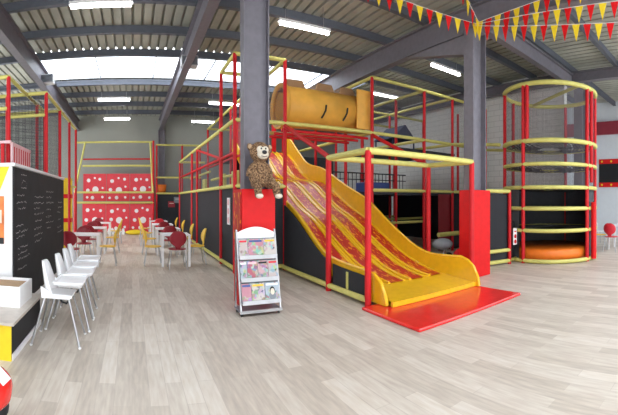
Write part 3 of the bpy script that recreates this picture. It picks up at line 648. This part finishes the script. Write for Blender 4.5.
# dark frame at right of the spotted wall
bf = thing('corner_frame', 'low dark play frame with yellow rails right of the spotted wall at the aisle end', 'play structure', (1.6, 17.8, 0))
for x in (1.15, 2.35, 3.2): post(bf, x, 17.7, 0, 4.15)
for z in (4.12, 2.6, 1.86): rail(bf, (1.12, 17.7, z), (3.25, 17.7, z))
MB().box(1.2, 2.3, 17.72, 17.74, .05, 1.8).build('panel', M['dark'], bf); MB().box(1.15, 2.3, 17.75, 18.6, 1.76, 1.82).build('platform', M['plat'], bf)
tag(MB().lathe([(0, 1.82), (.2, 1.82), (.25, 2.28), (.22, 2.28), (.18, 1.86), (0, 1.86)], (1.4, 18.1, 0), 24).build('bucket', M['orange']), 'orange bucket on the corner frame at the far end of the aisle', 'bucket')
for x, z, m, l in ((1.85, 1.35, 'maroon', 'small dark red notice on the dark panel at the aisle end'), (2.12, 1.55, 'gpl', 'small grey notice on the dark panel at the aisle end')):
    o = thing('sign', l, 'sign', (x, 17.7, z - .15)); MB().box(x - .16, x + .16, 17.7, 17.718, z - .14, z + .14).build('board', M[m], o); MB().box(x - .1, x + .1, 17.695, 17.699, z + .03, z + .06).build('print', M['cream'], o)

# ------------------------------------------------------------------ furniture
def make_chair(m):
    o = thing('cafe_chair', 'chair', 'chair')
    n = 20; mb = MB()
    mb.prism([(.2 * cos(2 * pi * k / n), .2 * sin(2 * pi * k / n)) for k in range(n)], .435, .455, 'z'); mb.build('seat', m, o, bevel=.006)
    mb = MB(); rows = []
    for i in range(13):
        t = i / 12; z = .46 + .40 * t; w = .055 if t < .12 else .19 * math.sqrt(max(0.02, 1 - ((t - .58) / .45) ** 2))
        yb = .17 + .07 * t
        rows.append([(w * u, yb - .09 * (w * u / .19) ** 2 * .6, z) for u in (-1, -.66, -.33, 0, .33, .66, 1)])
    mb.sheet(rows); mb.build('backrest', m, o, solid=.018)
    for sx in (-1, 1):
        for sy in (-1, 1): MB().path([(sx * .09, sy * .09, .432), (sx * .14, sy * .14, .425), (sx * .2, sy * .21, 0)], .011, 8).build('leg', M['chrome'], o)
    return o
chm, chy, chr_, chw = (make_chair(M[k]) for k in ('maroon', 'yshell', 'brightred', 'white'))
used = set()
def place(src, x, y, rot, label, group):
    o = src if src.name not in used else copy_tree(src)
    used.add(src.name); o.location = (x, y, 0); o.rotation_euler.z = rot; o['label'] = label; o['group'] = group
def make_table():
    o = thing('cafe_table', 'table', 'table'); MB().box(-.34, .34, -.34, .34, .715, .745).build('tabletop', M['white'], o, bevel=.008)
    for sx in (-1, 1):
        for sy in (-1, 1): MB().box(sx * .31 - .025, sx * .31 + .025, sy * .31 - .025, sy * .31 + .025, 0, .715).build('leg', M['white'], o)
    return o
tbl = make_table()
ordn = ('nearest', 'second', 'third', 'farthest')
RG = 'tables and chairs in the right-hand aisle row'
for i, y in enumerate((9.05, 10.9, 12.8, 14.8)):
    place(tbl, 1.02, y, 0, '%s white square table of the right-hand aisle row beside the play frame' % ordn[i], 'white tables along the right of the aisle')
    place(chr_ if i == 3 else chm, 1.02, y - .5, pi, '%s red chair at the near end of the %s table in the right-hand row' % ('bright' if i == 3 else 'dark', ordn[i]), 'red chairs in the right-hand row')
    place(chy, 1.55, y + .02, -pi / 2, 'yellow chair on the play-frame side of the %s table in the right-hand row' % ordn[i], 'yellow chairs in the right-hand row')
    place(chy, .50, y + .02, pi / 2, 'yellow chair on the open aisle side of the %s table in the right-hand row' % ordn[i], 'yellow chairs in the right-hand row')
for i, y in enumerate((9.05, 11.2, 13.6)):
    nm = ('nearest', 'middle', 'farthest')[i]; x = -1.1
    place(tbl, x, y, 0, '%s white square table of the left-hand aisle row beyond the chalkboard' % nm, 'white tables along the left of the aisle')
    place(chm, x - (.28 if i == 0 else .1), y - .54, pi - .15, 'dark red chair at the near end of the %s table in the left-hand row' % nm, 'red chairs in the left-hand row')
    place(chm, x - .12, y + .58, .2, 'dark red chair at the far end of the %s table in the left-hand row' % nm, 'red chairs in the left-hand row')
    place(chy, x + .52, y + .05, -pi / 2, 'yellow chair on the open aisle side of the %s table in the left-hand row' % nm, 'yellow chairs in the left-hand row')
place(tbl, 11.65, 3.4, 0, 'white table at the right edge by the pale far wall', 'tables at far right')
place(chr_, 10.95, 3.5, pi / 2, 'bright red round-backed chair at far right by the pale wall', 'chairs at far right')
place(chy, 11.5, 4.05, .2, 'yellow chair behind the red chair at far right', 'chairs at far right')
place(chw, 12.75, 4.55, .9, 'white round-backed chair peeping out beside the tower at far right', 'chairs at far right')

# high chairs
def make_high():
    o = thing('high_chair', 'high chair', 'high chair')      # faces +X
    mb = MB(); rows = []
    for i in range(9):
        t = i / 8; z = .52 + .36 * t; w = .16 - .05 * t ** 2; x = -.14 - .045 * t
        if i == 8: w *= .7
        rows.append([(x + .1 * (abs(u) ** 2) * (1 - .7 * t), w * u, z) for u in (-1, -.6, -.2, .2, .6, 1)])
    mb.sheet(rows); mb.build('backrest', M['white'], o, solid=.02)
    mb = MB(); mb.prism([(-.16, .53), (-.14, .50), (.14, .49), (.17, .52), (.17, .535), (-.15, .55)], -.16, .16, 'y')
    for s in (-1, 1): mb.prism([(-.16, .5), (.17, .505), (.17, .53), (-.02, .535), (-.12, .6), (-.17, .63)], s * .165 - .01, s * .165 + .01, 'y')
    mb.build('seat', M['white'], o, bevel=.008)
    mb = MB(); mb.prism([(-.02, -.22), (.24, -.24), (.29, -.2), (.29, .2), (.24, .24), (-.02, .22)], .655, .675, 'z'); tr = mb.build('tray', M['white'], o, bevel=.008)
    MB().path([(-.02, -.22, .68), (.24, -.24, .68), (.29, -.2, .68), (.29, .2, .68), (.24, .24, .68), (-.02, .22, .68)], .012, 8, closed=True).build('tray_rim', M['white'], tr)
    for sx in (-1, 1):
        for sy in (-1, 1):
            l = MB().path([(sx * .13, sy * .13, .5), (sx * .26, sy * .22, .012)], .013, 8).build('leg', M['chrome'], o)
            MB().ell((sx * .261, sy * .221, .014), (.018, .018, .014), 10, 6).build('foot', M['white'], l)
    MB().path([(.0, -.05, .5), (.04, -.05, .44), (.09, -.03, .42), (.12, .0, .46), (.1, .05, .5)], .012, 6).build('harness_strap', M['black'], o)
    return o
hc = make_high()
for i, (x, y, l) in enumerate(((-.80, 4.12, 'white high chair nearest the camera beside the low bench'), (-.76, 4.64, 'second white high chair in the row along the chalkboard'),
                            (-.76, 5.16, 'third white high chair in the row along the chalkboard'), (-.78, 5.68, 'farthest white high chair in the row along the chalkboard'))):
    o = hc if i == 0 else copy_tree(hc); o.location = (x, y, 0); o['label'] = l; o['group'] = 'white high chairs'

# red ride-on at the lower left corner
rc = thing('ride_on_toy', 'rounded red toy with white marking and dark wheels at the lower left corner', 'toy', (-1.05, 2.3, 0))
blob('shell', [((-1.05, 2.3, .29), (.3, .22, .13)), ((-.93, 2.3, .33), (.18, .2, .14)), ((-1.2, 2.3, .38), (.2, .2, .16))], M['mat_red'], rc, .02)
MB().box(-.05, .05, -.06, .06, -.004, .006, 0, Matrix.Translation((-.822, 2.28, .435)) @ Vector((.62, -.08, .78)).to_track_quat('Z', 'Y').to_matrix().to_4x4()).build('marking', M['white'], rc)
for x in (-.96, -1.24):
    for y in (2.12, 2.48): MB().lathe([(0, -.03), (.12, -.03), (.13, 0), (.12, .03), (0, .03)], (x, y, .13), 20, axis='y').build('wheel', M['tyre'], rc)

# banner board on the pale far wall
bb = thing('banner_board', 'black banner board with red borders and yellow dots on the pale wall at far right', 'banner', (XA - .05, 3.6, 2.0))
MB().box(XA - .04, XA - .01, 1.8, 5.5, 2.3, 3.1).build('board', M['black'], bb)
for z in (2.1, 3.1):
    b = MB().box(XA - .06, XA - .01, 1.8, 5.5, z, z + .2).build('border', M['redpad'], bb)
    for k in range(9): MB().disc((0, 2.0 + k * .42, z + .1), .045, XA - .07, XA - .061, 'x', 10).build('dot', M['yelpaint'], b)

# ------------------------------------------------------------------ bunting
def bunting(p, q, sag, label, step=.2):
    p, q = Vector(p), Vector(q); d = (q - p).length; n = int(d / step)
    o = thing('bunting', label, 'bunting', p, 'pennant strings at the right column')
    f = lambda t: p.lerp(q, t) - Vector((0, 0, sag * 4 * t * (1 - t)))
    MB().path([f(i / 24) for i in range(25)], .006, 6).build('cord', M['wpaint'], o)
    h = (q - p); h.z = 0; h.normalize(); nn = Vector((-h.y, h.x, 0)) * .003
    for k in range(n):
        c = f((k + .5) / n); a, b, e = c - h * .07, c + h * .07, c - Vector((0, 0, .29)) + nn * random.uniform(-6, 6)
        MB().add([a - nn, b - nn, e - nn, a + nn, b + nn, e + nn], [(0, 1, 2), (5, 4, 3), (0, 3, 4, 1), (1, 4, 5, 2), (2, 5, 3, 0)]).build('pennant', M['redpad'] if k % 2 else M['yelpaint'], o)
bunting((6.0, 4.62, 5.05), (2.7, 5.9, 5.75), .2, 'red and yellow pennant string rising to the left of the right column')
bunting((5.95, 4.58, 5.03), (4.6, 4.3, 5.8), .05, 'short steep red and yellow pennant string going up just left of the right column')
bunting((5.9, 4.66, 5.0), (5.98, .6, 4.42), .16, 'lowest red and yellow pennant string running right from the right column')
bunting((5.9, 4.65, 5.02), (5.99, .5, 4.8), .07, 'middle red and yellow pennant string running right from the right column')
bunting((5.9, 4.64, 5.04), (6.0, .9, 5.34), .05, 'uppermost red and yellow pennant string running right from the right column')

# ------------------------------------------------------------------ camera: stitched-panorama (cylindrical) view
F = 380.0
cam = bpy.data.cameras.new('camera'); co = bpy.data.objects.new('camera', cam); COL.objects.link(co)
cam.type = 'PANO'; cam.panorama_type = 'CENTRAL_CYLINDRICAL'
cam.central_cylindrical_range_u_min = -309 / F; cam.central_cylindrical_range_u_max = 309 / F
cam.central_cylindrical_range_v_min = -215 / F; cam.central_cylindrical_range_v_max = 200 / F; cam.central_cylindrical_radius = 1.0
co.location = (0, 0, 1.55); co.rotation_euler = (R(90), 0, -(309 - 132) / F)
SC.camera = co

# ------------------------------------------------------------------ light: overcast daylight through the open front and the skylight
wd = bpy.data.worlds.new('world'); SC.world = wd; wd.use_nodes = True
bg = wd.node_tree.nodes['Background']; bg.inputs[0].default_value = (.93, .97, 1.0, 1); bg.inputs[1].default_value = 2.4
def portal(x, y, z, rot, sx, sy):
    l = bpy.data.lights.new('portal', 'AREA'); l.shape = 'RECTANGLE'; l.size = sx; l.size_y = sy; l.cycles.is_portal = True
    o = bpy.data.objects.new('daylight_portal', l); COL.objects.link(o); o.location = (x, y, z); o.rotation_euler = rot
portal((XL + XA) / 2, YF - .1, 1.0, (R(90), 0, 0), XA - XL, 2.0)
portal((XL + XA) / 2, (NKY0 + NKY1) / 2, ZR + .08, (0, 0, 0), XA - XL, NKY1 - NKY0)
portal(XL - .1, 13.75, 2.7, (0, R(-90), 0), 5.4, 9.5)
portal((SKX0 + SKX1) / 2, (SKY0 + SKY1) / 2, ZR + .08, (0, 0, 0), SKX1 - SKX0, SKY1 - SKY0)
